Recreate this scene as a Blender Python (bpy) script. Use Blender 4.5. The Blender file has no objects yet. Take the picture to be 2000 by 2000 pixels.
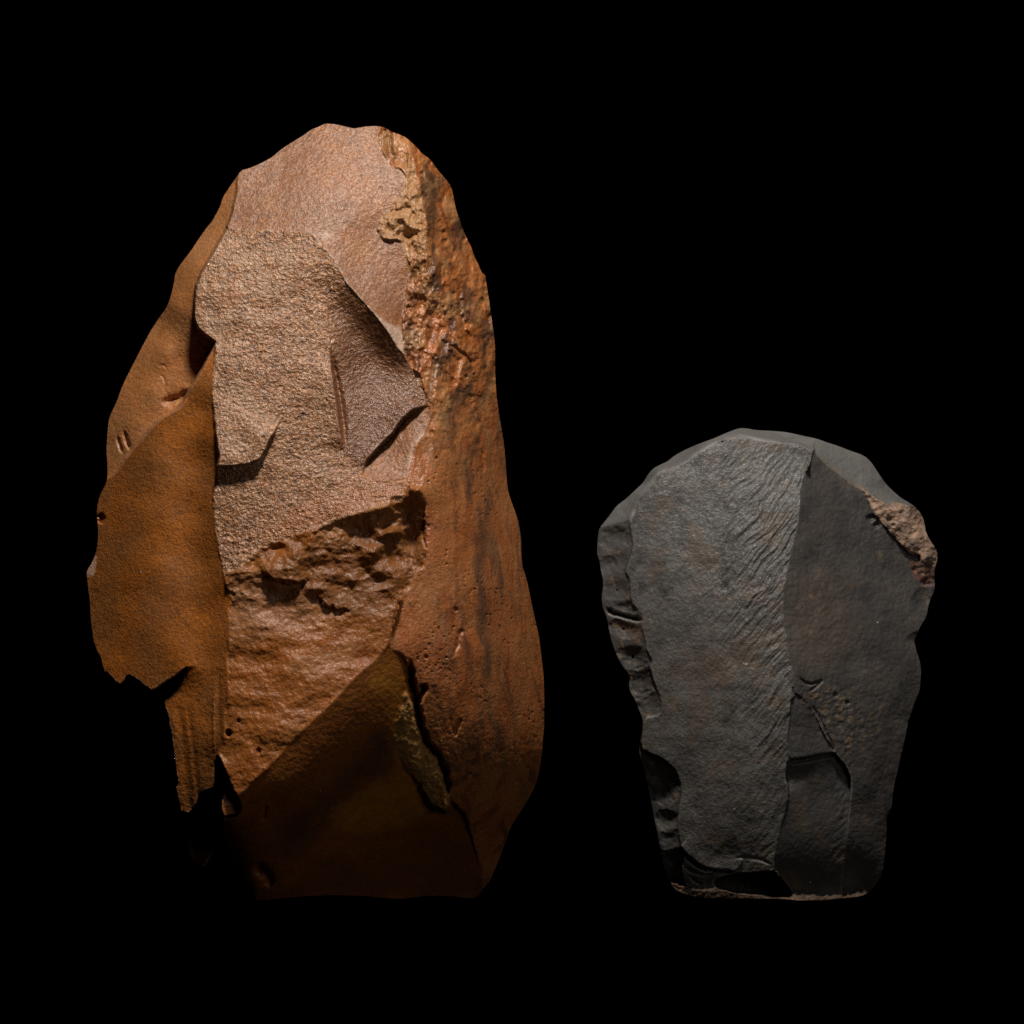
import bpy, math, random
import numpy as np

# ------------------------------------------------------------------ camera, world, lamps, exposure
scene = bpy.context.scene
S = 1e-4            # metres per photo pixel (the picture is 2000 px = 20 cm wide)
D = 1.6             # camera distance to the stones' reference plane
BASE_PY = 1759.0    # row on which the stones stand
ZC = (BASE_PY - 1000.0) * S

cam_d = bpy.data.cameras.new('camera')
cam_d.sensor_width = 36.0
cam_d.lens = 36.0 * D / (2000 * S)
cam_d.clip_start, cam_d.clip_end = 0.05, 20.0
cam = bpy.data.objects.new('camera', cam_d)
scene.collection.objects.link(cam)
cam.location = (0, -D, ZC)
cam.rotation_euler = (math.radians(90), 0, 0)
scene.camera = cam

world = bpy.data.worlds.new('World')
scene.world = world
world.use_nodes = True
world.node_tree.nodes['Background'].inputs[0].default_value = (0, 0, 0, 1)
world.node_tree.nodes['Background'].inputs[1].default_value = 0.0


def world_pt(px, py, h):
    return ((px - 1000) * S, -h * S, ZC + (1000 - py) * S)


def area_lamp(name, px, py, h, target, power, size, col):
    from mathutils import Vector
    d = bpy.data.lights.new(name, 'AREA')
    d.shape = 'DISK'
    d.size, d.energy, d.color = size, power, col
    o = bpy.data.objects.new(name, d)
    scene.collection.objects.link(o)
    o.location = world_pt(px, py, h)
    v = Vector(world_pt(*target)) - o.location
    o.rotation_euler = v.to_track_quat('-Z', 'Y').to_euler()
    return o


KEY, FILL = 1.9, 0.175
area_lamp('key_light', 1070, -2150, 2050, (950, 1000, 0), KEY, 0.045, (1.0, 0.94, 0.865))
area_lamp('fill_light', 3400, 700, 3600, (900, 1100, 0), FILL, 0.16, (1.0, 0.94, 0.86))

scene.render.engine = 'CYCLES'
scene.view_settings.view_transform = 'Standard'
scene.view_settings.look = 'None'
scene.view_settings.exposure = 0.0
scene.view_settings.gamma = 1.0
scene.cycles.use_denoising = False
scene.cycles.max_bounces = 5


# ------------------------------------------------------------------ numeric helpers
def hash2(ix, iy, seed):
    n = (ix.astype(np.int64) * 374761393 + iy.astype(np.int64) * 668265263 + seed * 974634541) & 0xFFFFFFFF
    n = ((n ^ (n >> 13)) * 1274126177) & 0xFFFFFFFF
    n = ((n ^ (n >> 16)) * 2246822519) & 0xFFFFFFFF
    return ((n ^ (n >> 15)) & 0xFFFFFF) / float(0x1000000)


def gnoise(x, y, seed=0):
    x0, y0 = np.floor(x), np.floor(y)
    fx, fy = x - x0, y - y0
    u, v = fx**3 * (fx * (fx * 6 - 15) + 10), fy**3 * (fy * (fy * 6 - 15) + 10)
    out = 0
    for dx in (0, 1):
        for dy in (0, 1):
            a = hash2(x0 + dx, y0 + dy, seed) * 2 * np.pi
            g = np.cos(a) * (fx - dx) + np.sin(a) * (fy - dy)
            out = out + g * (u if dx else 1 - u) * (v if dy else 1 - v)
    return out * 1.5


def fbm(x, y, scale, octv=4, seed=0, gain=0.5):
    out, a, f = 0, 1.0, 1.0 / scale
    for k in range(octv):
        out = out + a * gnoise(x * f + 17.3 * k, y * f - 9.1 * k, seed + k)
        a *= gain
        f *= 2.03
    return out


def sstep(a, b, x):
    t = np.clip((x - a) / (b - a), 0, 1)
    return t * t * (3 - 2 * t)


def chaikin(p, closed=True, n=1):
    p = np.asarray(p, float)
    for _ in range(n):
        q = np.roll(p, -1, 0) if closed else p[1:]
        a = p if closed else p[:-1]
        r = np.empty((2 * len(a), 2))
        r[0::2], r[1::2] = a * .8 + q * .2, a * .2 + q * .8
        p = r if closed else np.vstack([p[:1], r, p[-1:]])
    return p


def seg_dist(X, Y, P, closed):
    """distance, nearest point, parameter along the line, to a polyline"""
    P = np.asarray(P, float)
    n = len(P) if closed else len(P) - 1
    best = np.full(X.shape, 1e18)
    cx, cy, par = np.zeros(X.shape), np.zeros(X.shape), np.zeros(X.shape)
    seglen = [np.hypot(*(P[(i + 1) % len(P)] - P[i])) for i in range(n)]
    tot, acc = sum(seglen) + 1e-9, 0
    for i in range(n):
        a, b = P[i], P[(i + 1) % len(P)]
        d = b - a
        L2 = d @ d + 1e-12
        t = np.clip(((X - a[0]) * d[0] + (Y - a[1]) * d[1]) / L2, 0, 1)
        qx, qy = a[0] + t * d[0], a[1] + t * d[1]
        dd = (X - qx)**2 + (Y - qy)**2
        m = dd < best
        best[m], cx[m], cy[m] = dd[m], qx[m], qy[m]
        par[m] = (acc + t[m] * seglen[i]) / tot
        acc += seglen[i]
    return np.sqrt(best), cx, cy, par


def inside(X, Y, P):
    P = np.asarray(P, float)
    c = np.zeros(X.shape, bool)
    for i in range(len(P)):
        (x1, y1), (x2, y2) = P[i], P[i - 1]
        if y1 == y2:
            continue
        m = ((y1 > Y) != (y2 > Y)) & (X < (x2 - x1) * (Y - y1) / (y2 - y1) + x1)
        c ^= m
    return c


class TPS:
    def __init__(self, pts, lam=0.0):
        p = np.asarray(pts, float)
        self.c, self.o, self.s = p[:, :2], p[:, :2].mean(0), 200.0
        q = (self.c - self.o) / self.s
        n = len(p)
        K = self.k(((q[:, None] - q[None])**2).sum(-1))
        A = np.zeros((n + 3, n + 3))
        A[:n, :n] = K + lam * np.eye(n)
        A[:n, n], A[:n, n + 1:] = 1, q
        A[n, :n], A[n + 1:, :n] = 1, q.T
        self.w = np.linalg.solve(A, np.concatenate([p[:, 2], np.zeros(3)]))
        self.q = q

    @staticmethod
    def k(r2):
        return 0.5 * r2 * np.log(r2 + 1e-9)

    def __call__(self, X, Y):
        x, y = (X - self.o[0]) / self.s, (Y - self.o[1]) / self.s
        n = len(self.q)
        out = self.w[n] + self.w[n + 1] * x + self.w[n + 2] * y
        for i in range(n):
            out = out + self.w[i] * self.k((x - self.q[i, 0])**2 + (y - self.q[i, 1])**2)
        return out


class Stone:
    """A closed stone: relief of its worked face over a dense sheet, snapped to the outline, with a bulging back."""

    def __init__(self, outline, sp):
        self.sp = sp
        self.outline = chaikin(outline, True, 1)
        lo, hi = self.outline.min(0) - 6, self.outline.max(0) + 6
        xs, ys = np.arange(lo[0], hi[0], sp), np.arange(lo[1], hi[1], sp)
        self.X, self.Y = np.meshgrid(xs, ys)
        d, cx, cy, _ = seg_dist(self.X, self.Y, self.outline, True)
        ins = inside(self.X, self.Y, self.outline)
        snap = d < 0.72 * sp
        self.keep = ins | snap
        self.X[snap], self.Y[snap] = cx[snap], cy[snap]
        self.edge = snap
        self.din = np.where(snap, 0, d)
        self.h = np.zeros(self.X.shape)
        self.H, self.Wt = np.zeros(self.X.shape), np.zeros(self.X.shape)
        self.lab = np.zeros(self.X.shape, int)
        self.w = {}
        self.names = []
        self.attr = {}

    def box(self, P, pad):
        P = np.asarray(P, float)
        lo, hi = P.min(0) - pad, P.max(0) + pad
        i0 = int(max(0, np.searchsorted(self.Y[:, self.Y.shape[1] // 2], lo[1]) - 3))
        i1 = int(np.searchsorted(self.Y[:, self.Y.shape[1] // 2], hi[1]) + 3)
        j0 = int(max(0, np.searchsorted(self.X[self.X.shape[0] // 2], lo[0]) - 3))
        j1 = int(np.searchsorted(self.X[self.X.shape[0] // 2], hi[0]) + 3)
        return slice(i0, i1), slice(j0, j1)

    def cover(self, poly, bw=2.0, jit=1.2, js=22, seed=0, smooth=1):
        """0..1 coverage of a polygon with a slightly irregular edge"""
        P = chaikin(poly, True, smooth) if smooth else np.asarray(poly, float)
        out = np.zeros(self.X.shape)
        sl = self.box(P, bw + jit * 3 + 4)
        x, y = self.X[sl], self.Y[sl]
        d = seg_dist(x, y, P, True)[0]
        sd = np.where(inside(x, y, P), -d, d)
        if jit:
            sd = sd + jit * fbm(x, y, js, 3, seed + 51)
        out[sl] = sstep(bw, -bw, sd)
        return out

    def region(self, name, poly, pts, bw=2.0, jit=1.2, part=None, lam=0.0, js=22, weld=(), wstep=38):
        pts = [tuple(p) for p in pts]
        wp = []
        for line in weld:      # meet the neighbouring surface along these lines
            line = np.asarray(line, float)
            for a, b in zip(line[:-1], line[1:]):
                n = max(1, int(np.hypot(*(b - a)) / wstep))
                wp += [tuple(a + (b - a) * t / n) for t in range(n)]
            wp.append(tuple(line[-1]))
        thin = []
        for p in wp:
            if all(math.hypot(p[0] - q[0], p[1] - q[1]) > wstep * .55 for q in thin):
                thin.append((*p, self.at(*p)))
        pts = [p for p in pts if all(math.hypot(p[0] - q[0], p[1] - q[1]) > 26 for q in thin)] + thin
        c = self.cover(poly, bw, jit, js, seed=len(self.w) * 7)
        sl = self.box(poly, 20)
        cs = c[sl]
        hh = TPS(pts, max(lam, .006 if len(weld) else 0))(self.X[sl], self.Y[sl])
        self.H[sl] = self.H[sl] * (1 - cs) + hh * cs
        self.Wt[sl] = self.Wt[sl] * (1 - cs) + cs
        self.h[sl] = self.H[sl] / np.maximum(self.Wt[sl], 1e-4)
        for k in self.w:
            self.w[k] = self.w[k] * (1 - c)
        self.w[name] = c
        if part:
            if part not in self.names:
                self.names.append(part)
            self.lab[c > 0.5] = self.names.index(part)
        return c

    def fill(self):
        """close the hairline gaps between neighbouring surfaces"""
        g = self.Wt < .02
        h, w = np.where(g, 0, self.h), (~g).astype(float)
        for _ in range(40):
            if not (w <= 0).any():
                break
            hs, ws = np.zeros_like(h), np.zeros_like(w)
            for ax in (0, 1):
                for d in (-1, 1):
                    hs += np.roll(h * w, d, ax)
                    ws += np.roll(w, d, ax)
            m = (w <= 0) & (ws > 0)
            h[m] = hs[m] / ws[m]
            w[m] = 1.0
        self.h = h

    def at(self, x, y):
        i = int(np.clip(round((y - self.Y[0, 0]) / self.sp), 0, self.h.shape[0] - 1))
        j = int(np.clip(round((x - self.X[0, 0]) / self.sp), 0, self.h.shape[1] - 1))
        r = int(16 / self.sp)
        sl = (slice(max(0, i - r), i + r + 1), slice(max(0, j - r), j + r + 1))
        ok = self.Wt[sl] > .6
        d = (self.X[sl] - x)**2 + (self.Y[sl] - y)**2
        if not ok.any():
            return float(self.h[i, j])
        d = np.where(ok, d, 1e9)
        near = d <= d.min() + 6
        return float(self.h[sl][near].mean())

    def lip(self, poly, edge, H, fall, bw=2.0, jit=1.5, js=14, ends=(0, 0), on=None):
        """a sheet raised along EDGE inside POLY, fading away from it"""
        c = self.cover(poly, bw, jit, js, seed=int(abs(H) * 3) + 5)
        sl = self.box(poly, 20)
        d, _, _, t = seg_dist(self.X[sl], self.Y[sl], edge, False)
        f = np.exp(-(d / fall)**1.5)
        if ends[0]:
            f = f * sstep(0, ends[0], t)
        if ends[1]:
            f = f * sstep(1, 1 - ends[1], t)
        if on:
            f = f * self.w[on][sl]
        self.h[sl] += c[sl] * H * f

    def groove(self, line, w, depth, taper=0.15, jit=1.5, js=16, seed=3, pw=2):
        sl = self.box(line, w * 4 + 8)
        x, y = self.X[sl], self.Y[sl]
        x = x + jit * fbm(x, y, js, 2, seed)
        y = y + jit * fbm(x, y, js, 2, seed + 9)
        d, _, _, t = seg_dist(x, y, line, False)
        tp = sstep(0, taper, t) * sstep(1, 1 - taper, t) if taper > 0 else 1
        ww = w * (0.45 + 0.55 * tp)
        self.h[sl] -= depth * tp * np.exp(-(d / ww)**pw)

    def scoop(self, cx, cy, rx, ry, depth, rot=0.0, p=2.0, on=None):
        c, s = math.cos(rot), math.sin(rot)
        dx, dy = self.X - cx, self.Y - cy
        u, v = (dx * c + dy * s) / rx, (-dx * s + dy * c) / ry
        r = np.sqrt(u * u + v * v) + 0.2 * fbm(self.X, self.Y, 22, 3, int(cx))
        m = r < 1
        self.h[m] -= (depth * (1 - r**p))[m] * (self.w[on][m] if on else 1)

    def bump(self, cx, cy, rx, ry, H, rot=0.0):
        c, s = math.cos(rot), math.sin(rot)
        dx, dy = self.X - cx, self.Y - cy
        u, v = (dx * c + dy * s) / rx, (-dx * s + dy * c) / ry
        self.h += H * np.exp(-(u * u + v * v))

    # ---- meshes
    def build(self, root, h_off, back_base, back_r, mats, labels, kinds, back_mat):
        K = self.keep
        idx = -np.ones(K.shape, int)
        idx[K] = np.arange(K.sum())
        x, y, h = self.X[K], self.Y[K], self.h[K] + h_off
        k = (D - h * S) / D
        V = np.stack([(x - 1000) * S * k, -h * S, ZC + (1000 - y) * S * k], 1)
        a, b = idx[:-1, :-1], idx[:-1, 1:]
        c, d = idx[1:, 1:], idx[1:, :-1]
        alt = (np.add.outer(np.arange(a.shape[0]), np.arange(a.shape[1])) % 2) == 0
        T = []
        for (p, q, r, m) in ((a, d, b, alt), (b, d, c, alt), (a, d, c, ~alt), (a, c, b, ~alt)):
            ok = m & (p >= 0) & (q >= 0) & (r >= 0)
            T.append(np.stack([p[ok], q[ok], r[ok]], 1))
        T = np.concatenate(T)
        # drop slivers collapsed onto the outline
        n = np.cross(V[T[:, 1]] - V[T[:, 0]], V[T[:, 2]] - V[T[:, 0]])
        good = np.linalg.norm(n, axis=1) > 1e-13
        T, n = T[good], n[good]
        vn = np.zeros_like(V)
        for i in range(3):
            np.add.at(vn, T[:, i], n)
        vn /= np.linalg.norm(vn, axis=1)[:, None] + 1e-20
        lab = self.lab[K][T]
        flab = np.where(lab[:, 1] == lab[:, 2], lab[:, 1], lab[:, 0])
        ats = {kk: vv[K] for kk, vv in self.attr.items()}
        zmin = V[:, 2].min()
        for li, nm in enumerate(self.names):
            f = T[flab == li]
            if len(f):
                self.part(root, kinds[nm], labels.get(nm), V, f, vn, ats, mats[nm])
        # back: same outline, bulging away from the camera
        din = self.din[K]
        s = np.clip(din / back_r, 0, 1)
        s = np.sqrt(1 - (1 - s)**2)
        bh = h * (1 - s) + (back_base + h_off + 14 * fbm(x, y, 160, 4, 77)) * s
        bh = np.where(din > 0, np.minimum(bh, h - 1.5), h)
        B = np.stack([V[:, 0], -bh * S, V[:, 2]], 1)
        Tb = T[:, ::-1]
        nb = np.cross(B[Tb[:, 1]] - B[Tb[:, 0]], B[Tb[:, 2]] - B[Tb[:, 0]])
        vb = np.zeros_like(B)
        for i in range(3):
            np.add.at(vb, Tb[:, i], nb)
        vb /= np.linalg.norm(vb, axis=1)[:, None] + 1e-20
        self.part(root, 'back_face', None, B, Tb, vb, ats, back_mat)
        return zmin

    def part(self, root, name, label, V, F, N, ats, mat):
        used = np.unique(F)
        mp = np.zeros(len(V), int)
        mp[used] = np.arange(len(used))
        F = mp[F]
        me = bpy.data.meshes.new(name)
        me.vertices.add(len(used))
        me.vertices.foreach_set('co', V[used].astype(np.float32).ravel())
        me.loops.add(F.size)
        me.loops.foreach_set('vertex_index', F.astype(np.int32).ravel())
        me.polygons.add(len(F))
        me.polygons.foreach_set('loop_start', np.arange(0, F.size, 3, dtype=np.int32))
        me.update(calc_edges=True)
        me.polygons.foreach_set('use_smooth', np.ones(len(F), bool))
        for kk, vv in ats.items():
            at = me.attributes.new(kk, 'FLOAT', 'POINT')
            at.data.foreach_set('value', vv[used].astype(np.float32))
        me.normals_split_custom_set_from_vertices(N[used].tolist())
        me.materials.append(mat)
        o = bpy.data.objects.new(name, me)
        scene.collection.objects.link(o)
        o.parent = root
        o.matrix_parent_inverse = root.matrix_world.inverted()
        if label:
            o['label'] = label
        return o


# ------------------------------------------------------------------ materials
def ND(nt, t, **kw):
    n = nt.nodes.new(t)
    for k, v in kw.items():
        setattr(n, k, v)
    return n


def stone_mat(name, base, alt, dark, px_big=90, px_mid=16, px_fine=4.0, mix_mid=0.5, dark_amt=0.35,
              rough=0.5, spec=0.5, bump=0.6, bump_mid=0.8, stretch=(1, 1, 1), tints=(), specks=0.0,
              grain=0.35, mid_px_bump=None, crys=0.0, crys_col=(.62, .46, .36), micro=1.0):
    """mottled stone: broad colour drift, mid-size clouds, dark blotches, crystalline grain in colour and relief"""
    m = bpy.data.materials.new(name)
    m.use_nodes = True
    nt = m.node_tree
    L = nt.links.new
    bs = nt.nodes['Principled BSDF']
    tc = ND(nt, 'ShaderNodeTexCoord')
    mp = ND(nt, 'ShaderNodeMapping')
    mp.inputs['Scale'].default_value = stretch
    L(tc.outputs['Object'], mp.inputs[0])

    def noise(px, det=4.0, rough_=0.55, raw=False):
        n = ND(nt, 'ShaderNodeTexNoise')
        n.inputs['Scale'].default_value = 1.0 / (px * S)
        n.inputs['Detail'].default_value = det
        n.inputs['Roughness'].default_value = rough_
        L((tc.outputs['Object'] if raw else mp.outputs[0]), n.inputs['Vector'])
        return n.outputs[0]

    def ramp(sock, a, b):
        r = ND(nt, 'ShaderNodeMapRange')
        r.interpolation_type = 'SMOOTHSTEP'
        L(sock, r.inputs[0])
        r.inputs[1].default_value, r.inputs[2].default_value = a, b
        return r.outputs[0]

    def mul(sock, v):
        r = ND(nt, 'ShaderNodeMath', operation='MULTIPLY')
        L(sock, r.inputs[0])
        if isinstance(v, (int, float)):
            r.inputs[1].default_value = v
        else:
            L(v, r.inputs[1])
        return r.outputs[0]

    def mix(fac, c1, c2, blend='MIX'):
        r = ND(nt, 'ShaderNodeMix', data_type='RGBA', blend_type=blend)
        for sck, v in ((r.inputs[0], fac), (r.inputs[6], c1), (r.inputs[7], c2)):
            if isinstance(v, (int, float)):
                sck.default_value = v
            elif isinstance(v, tuple):
                sck.default_value = (*v, 1) if len(v) == 3 else v
            else:
                L(v, sck)
        return r.outputs[2]

    big, mid, fine = noise(px_big, 5), noise(px_mid, 4, .6), noise(px_fine, 2, .6, raw=True)
    col = mix(ramp(big, .38, .62), base, alt)
    col = mix(mul(ramp(mid, .42, .66), mix_mid), col, alt)
    col = mix(mul(ramp(noise(px_mid * 1.7, 5, .65), .50, .70), dark_amt), col, dark)
    # grain: lighter and darker crystals
    g = ND(nt, 'ShaderNodeMapRange')
    L(fine, g.inputs[0])
    g.inputs[1].default_value, g.inputs[2].default_value = .28, .72
    g.inputs[3].default_value, g.inputs[4].default_value = 1 - grain, 1 + grain
    cmb = ND(nt, 'ShaderNodeCombineColor')
    for i in range(3):
        L(g.outputs[0], cmb.inputs[i])
    col = mix(1.0, col, cmb.outputs[0], 'MULTIPLY')
    mic = noise(px_fine * .42, 1, .5, raw=True)
    g2 = ND(nt, 'ShaderNodeMapRange')
    L(mic, g2.inputs[0])
    g2.inputs[1].default_value, g2.inputs[2].default_value = .3, .7
    g2.inputs[3].default_value, g2.inputs[4].default_value = 1 - grain * .6, 1 + grain * .6
    cm2 = ND(nt, 'ShaderNodeCombineColor')
    for i in range(3):
        L(g2.outputs[0], cm2.inputs[i])
    col = mix(1.0, col, cm2.outputs[0], 'MULTIPLY')
    if crys:
        n3 = noise(px_fine * 2.1, 3, .6, raw=True)
        ab = ND(nt, 'ShaderNodeMath', operation='SUBTRACT')
        L(n3, ab.inputs[0])
        ab.inputs[1].default_value = .5
        ab2 = ND(nt, 'ShaderNodeMath', operation='ABSOLUTE')
        L(ab.outputs[0], ab2.inputs[0])
        col = mix(mul(mul(ramp(ab2.outputs[0], .05, .0), ramp(noise(px_mid * 1.5, 3), .38, .6)), crys), col, crys_col)
    for (at, c, amt) in tints:
        A = ND(nt, 'ShaderNodeAttribute', attribute_name=at)
        col = mix(mul(A.outputs['Fac'], amt), col, mix(ramp(mid, .35, .65), c, tuple(v * .72 for v in c)))
    if specks:
        vo = ND(nt, 'ShaderNodeTexVoronoi')
        vo.inputs['Scale'].default_value = 1.0 / (22 * S)
        L(tc.outputs['Object'], vo.inputs['Vector'])
        near = ND(nt, 'ShaderNodeMath', operation='LESS_THAN')
        L(vo.outputs['Distance'], near.inputs[0])
        near.inputs[1].default_value = 0.065
        sep = ND(nt, 'ShaderNodeSeparateColor')
        L(vo.outputs['Color'], sep.inputs[0])
        few = ND(nt, 'ShaderNodeMath', operation='LESS_THAN')
        L(sep.outputs[0], few.inputs[0])
        few.inputs[1].default_value = specks
        col = mix(mul(near.outputs[0], few.outputs[0]), col, (.55, .50, .42))
    L(col, bs.inputs['Base Color'])
    rr = ND(nt, 'ShaderNodeMapRange')
    L(fine, rr.inputs[0])
    rr.inputs[1].default_value, rr.inputs[2].default_value = .3, .7
    rr.inputs[3].default_value, rr.inputs[4].default_value = min(1, rough + .12), rough - .12
    L(rr.outputs[0], bs.inputs['Roughness'])
    bs.inputs['Specular IOR Level'].default_value = spec
    b1 = ND(nt, 'ShaderNodeBump')
    b1.inputs['Strength'].default_value = 1.0
    b1.inputs['Distance'].default_value = bump_mid * 3.0 * S
    L(noise(mid_px_bump or px_mid, 5, .62), b1.inputs['Height'])
    b2 = ND(nt, 'ShaderNodeBump')
    b2.inputs['Strength'].default_value = 1.0
    b2.inputs['Distance'].default_value = bump * 2.2 * S
    L(fine, b2.inputs['Height'])
    L(b1.outputs[0], b2.inputs['Normal'])
    b3 = ND(nt, 'ShaderNodeBump')
    b3.inputs['Strength'].default_value = 1.0
    b3.inputs['Distance'].default_value = bump * micro * 1.1 * S
    L(mic, b3.inputs['Height'])
    L(b2.outputs[0], b3.inputs['Normal'])
    L(b3.outputs[0], bs.inputs['Normal'])
    return m


def empty(name, px, h, label, cat):
    o = bpy.data.objects.new(name, None)
    scene.collection.objects.link(o)
    o.empty_display_size = 0.02
    o.location = ((px - 1000) * S, -h * S, 0)
    o['label'], o['category'] = label, cat
    bpy.context.view_layer.update()
    return o


# ------------------------------------------------------------------ black cloth sweep the stones stand on
def build_backdrop(z0):
    prof = [(-0.9, z0), (0.35, z0)]
    for i in range(1, 9):
        t = math.radians(90) * i / 8
        prof.append((0.35 + 0.2 * math.sin(t), z0 + 0.2 * (1 - math.cos(t))))
    prof.append((0.55, z0 + 1.2))
    me = bpy.data.meshes.new('background')
    vs, fs = [], []
    for (y, z) in prof:
        vs += [(-1.5, y, z), (1.5, y, z)]
    for i in range(len(prof) - 1):
        fs.append((2 * i, 2 * i + 1, 2 * i + 3, 2 * i + 2))
    me.from_pydata(vs, [], fs)
    m = bpy.data.materials.new('black_velvet')
    m.use_nodes = True
    b = m.node_tree.nodes['Principled BSDF']
    b.inputs['Base Color'].default_value = (0, 0, 0, 1)
    b.inputs['Roughness'].default_value = 1
    b.inputs['Specular IOR Level'].default_value = 0
    me.materials.append(m)
    o = bpy.data.objects.new('background', me)
    scene.collection.objects.link(o)
    o['kind'] = 'structure'
    o['label'] = 'plain black cloth background and base under both stones'


# ------------------------------------------------------------------ the large brown core
def brown_stone():
    OUT = [(636,241),(657,243),(678,248),(691,251),(704,249),(714,247),(740,246),(753,250),(766,258),(779,262),(792,268),(804,278),(815,289),(824,300),(834,306),(843,315),(855,332),(867,346),(878,359),(883,371),(886,386),(890,407),(896,425),(904,448),(913,469),(921,483),(925,498),(934,516),(941,533),(947,536),(949,547),(952,567),(957,599),(961,630),(965,656),(967,681),(967,728),(969,766),(973,798),(977,823),(982,852),(986,883),(988,909),(990,940),(993,963),(1001,986),(1010,1010),(1015,1033),(1018,1056),(1018,1085),(1021,1109),(1026,1123),(1032,1146),(1037,1174),(1044,1205),(1052,1239),(1057,1278),(1062,1322),(1063,1361),(1063,1412),(1061,1438),(1059,1464),(1056,1490),(1052,1512),(1046,1533),(1037,1552),(1022,1578),(1006,1601),(996,1619),(986,1648),(978,1671),(967,1697),(957,1720),(944,1736),(934,1750),(923,1755),(898,1752),(880,1750),(854,1749),(828,1750),(804,1753),(781,1756),(750,1754),(716,1750),(652,1748),(600,1750),(564,1753),(507,1759),(498,1757),(495,1729),(471,1718),(435,1705),(391,1692),(378,1680),(370,1667),(365,1641),(360,1612),(354,1579),(349,1558),(342,1524),(338,1485),(332,1468),(318,1452),(300,1440),(266,1413),(240,1390),(222,1366),(213,1345),(206,1314),(200,1296),(198,1284),(191,1273),(184,1254),(180,1231),(177,1200),(175,1169),(172,1146),(170,1125),(169,1119),(172,1111),(178,1102),(184,1089),(189,1073),(191,1060),(192,1038),(191,1023),(189,1005),(190,989),(194,971),(200,958),(207,945),(210,932),(210,909),(208,883),(209,857),(211,834),(213,818),(219,803),(228,785),(237,759),(248,735),(261,710),(274,684),(287,660),(295,645),(310,622),(326,600),(334,578),(340,552),(342,536),(349,521),(373,490),(388,467),(405,443),(414,433),(430,404),(435,386),(448,366),(462,346),(471,333),(486,329),(512,318),(533,306),(546,294),(567,280),(590,266),(608,253),(624,247)]
    st = Stone(OUT, 1.8)
    X, Y = st.X, st.Y
    B = 2200
    ridge_up = [(471,325),(462,346),(463,368),(458,394),(450,428),(442,446),(430,469),(409,503),(393,531),(383,560),(379,588),(379,614),(383,637),(396,650),(409,661),(420,667)]
    ridge_dn = [(420,668),(417,728),(414,774),(418,816),(424,870),(428,893),(423,917),(422,945),(416,960),(417,999),(422,1046),(430,1090),(437,1124),(442,1153),(454,1174),(446,1195),(446,1244),(445,1296),(445,1348),(441,1373),(436,1438),(435,1474)]
    cort = [(736,235),(737,267),(744,291),(753,309),(766,324),(786,335),(793,348),(792,366),(766,402),(742,430),(737,454),(755,468),(781,467),(792,480),(795,505),(802,531),(794,555),(792,583),(786,614),(784,640),(790,690),(804,720),(825,735),(825,759),(841,792),(841,816),(828,847),(810,865),(799,898),(794,930),(797,945),(825,955),(833,986),(828,1038),(833,1074),(828,1103),(807,1124),(797,1148),(784,1166),(776,1195),(766,1231),(758,1265),(781,1278),(794,1293),(799,1322),(804,1355),(815,1386),(825,1425),(833,1451),(854,1477),(867,1505),(874,1537),(874,1557),(885,1570),(911,1596),(918,1635),(931,1671),(942,1712),(944,1745)]
    # 0 left upper flank
    st.region('flank', [(100,200),(520,280),(500,440),(470,520),(440,600),(460,670),(450,760),(400,840),(330,910),(290,1010),(100,1010)], [
        (471,325,-70),(435,386,-78),(388,467,-86),(342,536,-94),(310,622,-100),(261,710,-108),(219,803,-114),(208,883,-114),(210,932,-108),
        (458,394,-56),(430,469,-46),(393,531,-24),(378,588,-16),(380,637,-16),(405,680,-26),(382,735,-42),(345,785,-52),(310,822,-56),(240,905,-84),
        (345,600,-48),(322,690,-50),(298,770,-58),(265,830,-70),(352,700,-48)], jit=0, part='flank')
    # cortex side
    st.region('cortex', cort + [(1200,1800),(1200,200)], [
        (740,246,-88),(766,258,-92),(753,309,-60),(800,283,-84),(810,316,-66),(820,360,-46),(828,407,-30),(834,446,-18),(835,485,-12),(848,516,-14),
        (792,366,-38),(766,402,-20),(737,454,-6),(792,480,-4),(795,505,-2),(794,555,4),(784,640,14),(804,720,18),(825,747,20),(841,800,22),
        (810,865,46),(799,898,54),(797,945,66),(825,955,62),(833,986,54),(828,1038,50),(833,1074,48),(807,1124,52),(784,1166,58),(766,1231,66),(758,1265,70),
        (794,1293,46),(799,1322,34),(804,1355,20),(815,1386,0),(833,1451,-42),(867,1505,-92),(885,1570,-170),(918,1635,-270),(942,1712,-380),
        (883,371,-150),(921,483,-160),(947,536,-172),(966,679,-185),(977,823,-195),(990,940,-205),(1018,1056,-225),(1044,1205,-250),(1063,1361,-280),
        (1059,1464,-300),(1022,1578,-345),(986,1648,-380),(940,1740,-425),
        (900,700,-52),(905,850,-40),(915,1000,-30),(925,1150,-30),(935,1280,-45),(930,1400,-72),(960,1500,-165),(955,1590,-250)], part='cortex', jit=2.5)
    # upper smooth face
    st.region('upper', ridge_up[:6] + [(450,468),(512,474),(560,474),(603,476),(622,486),(652,510),(675,552),(703,583),(729,612),(755,645),(776,679),(790,690),(784,640)] + cort[:20][::-1] + [(736,200),(471,200)], [
        (636,241,-98),(740,246,-92),(546,294,-86),(471,333,-68),(462,368,-52),(450,428,-26),(442,446,-14),(520,448,6),(603,454,22),
        (652,510,38),(703,583,48),(755,645,44),(784,640,22),(792,583,10),(795,505,2),(742,430,-2),(792,366,-36),(753,309,-62),(600,350,-34),(690,420,2)], part='upper_scar', weld=[cort[1:20]])
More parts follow.
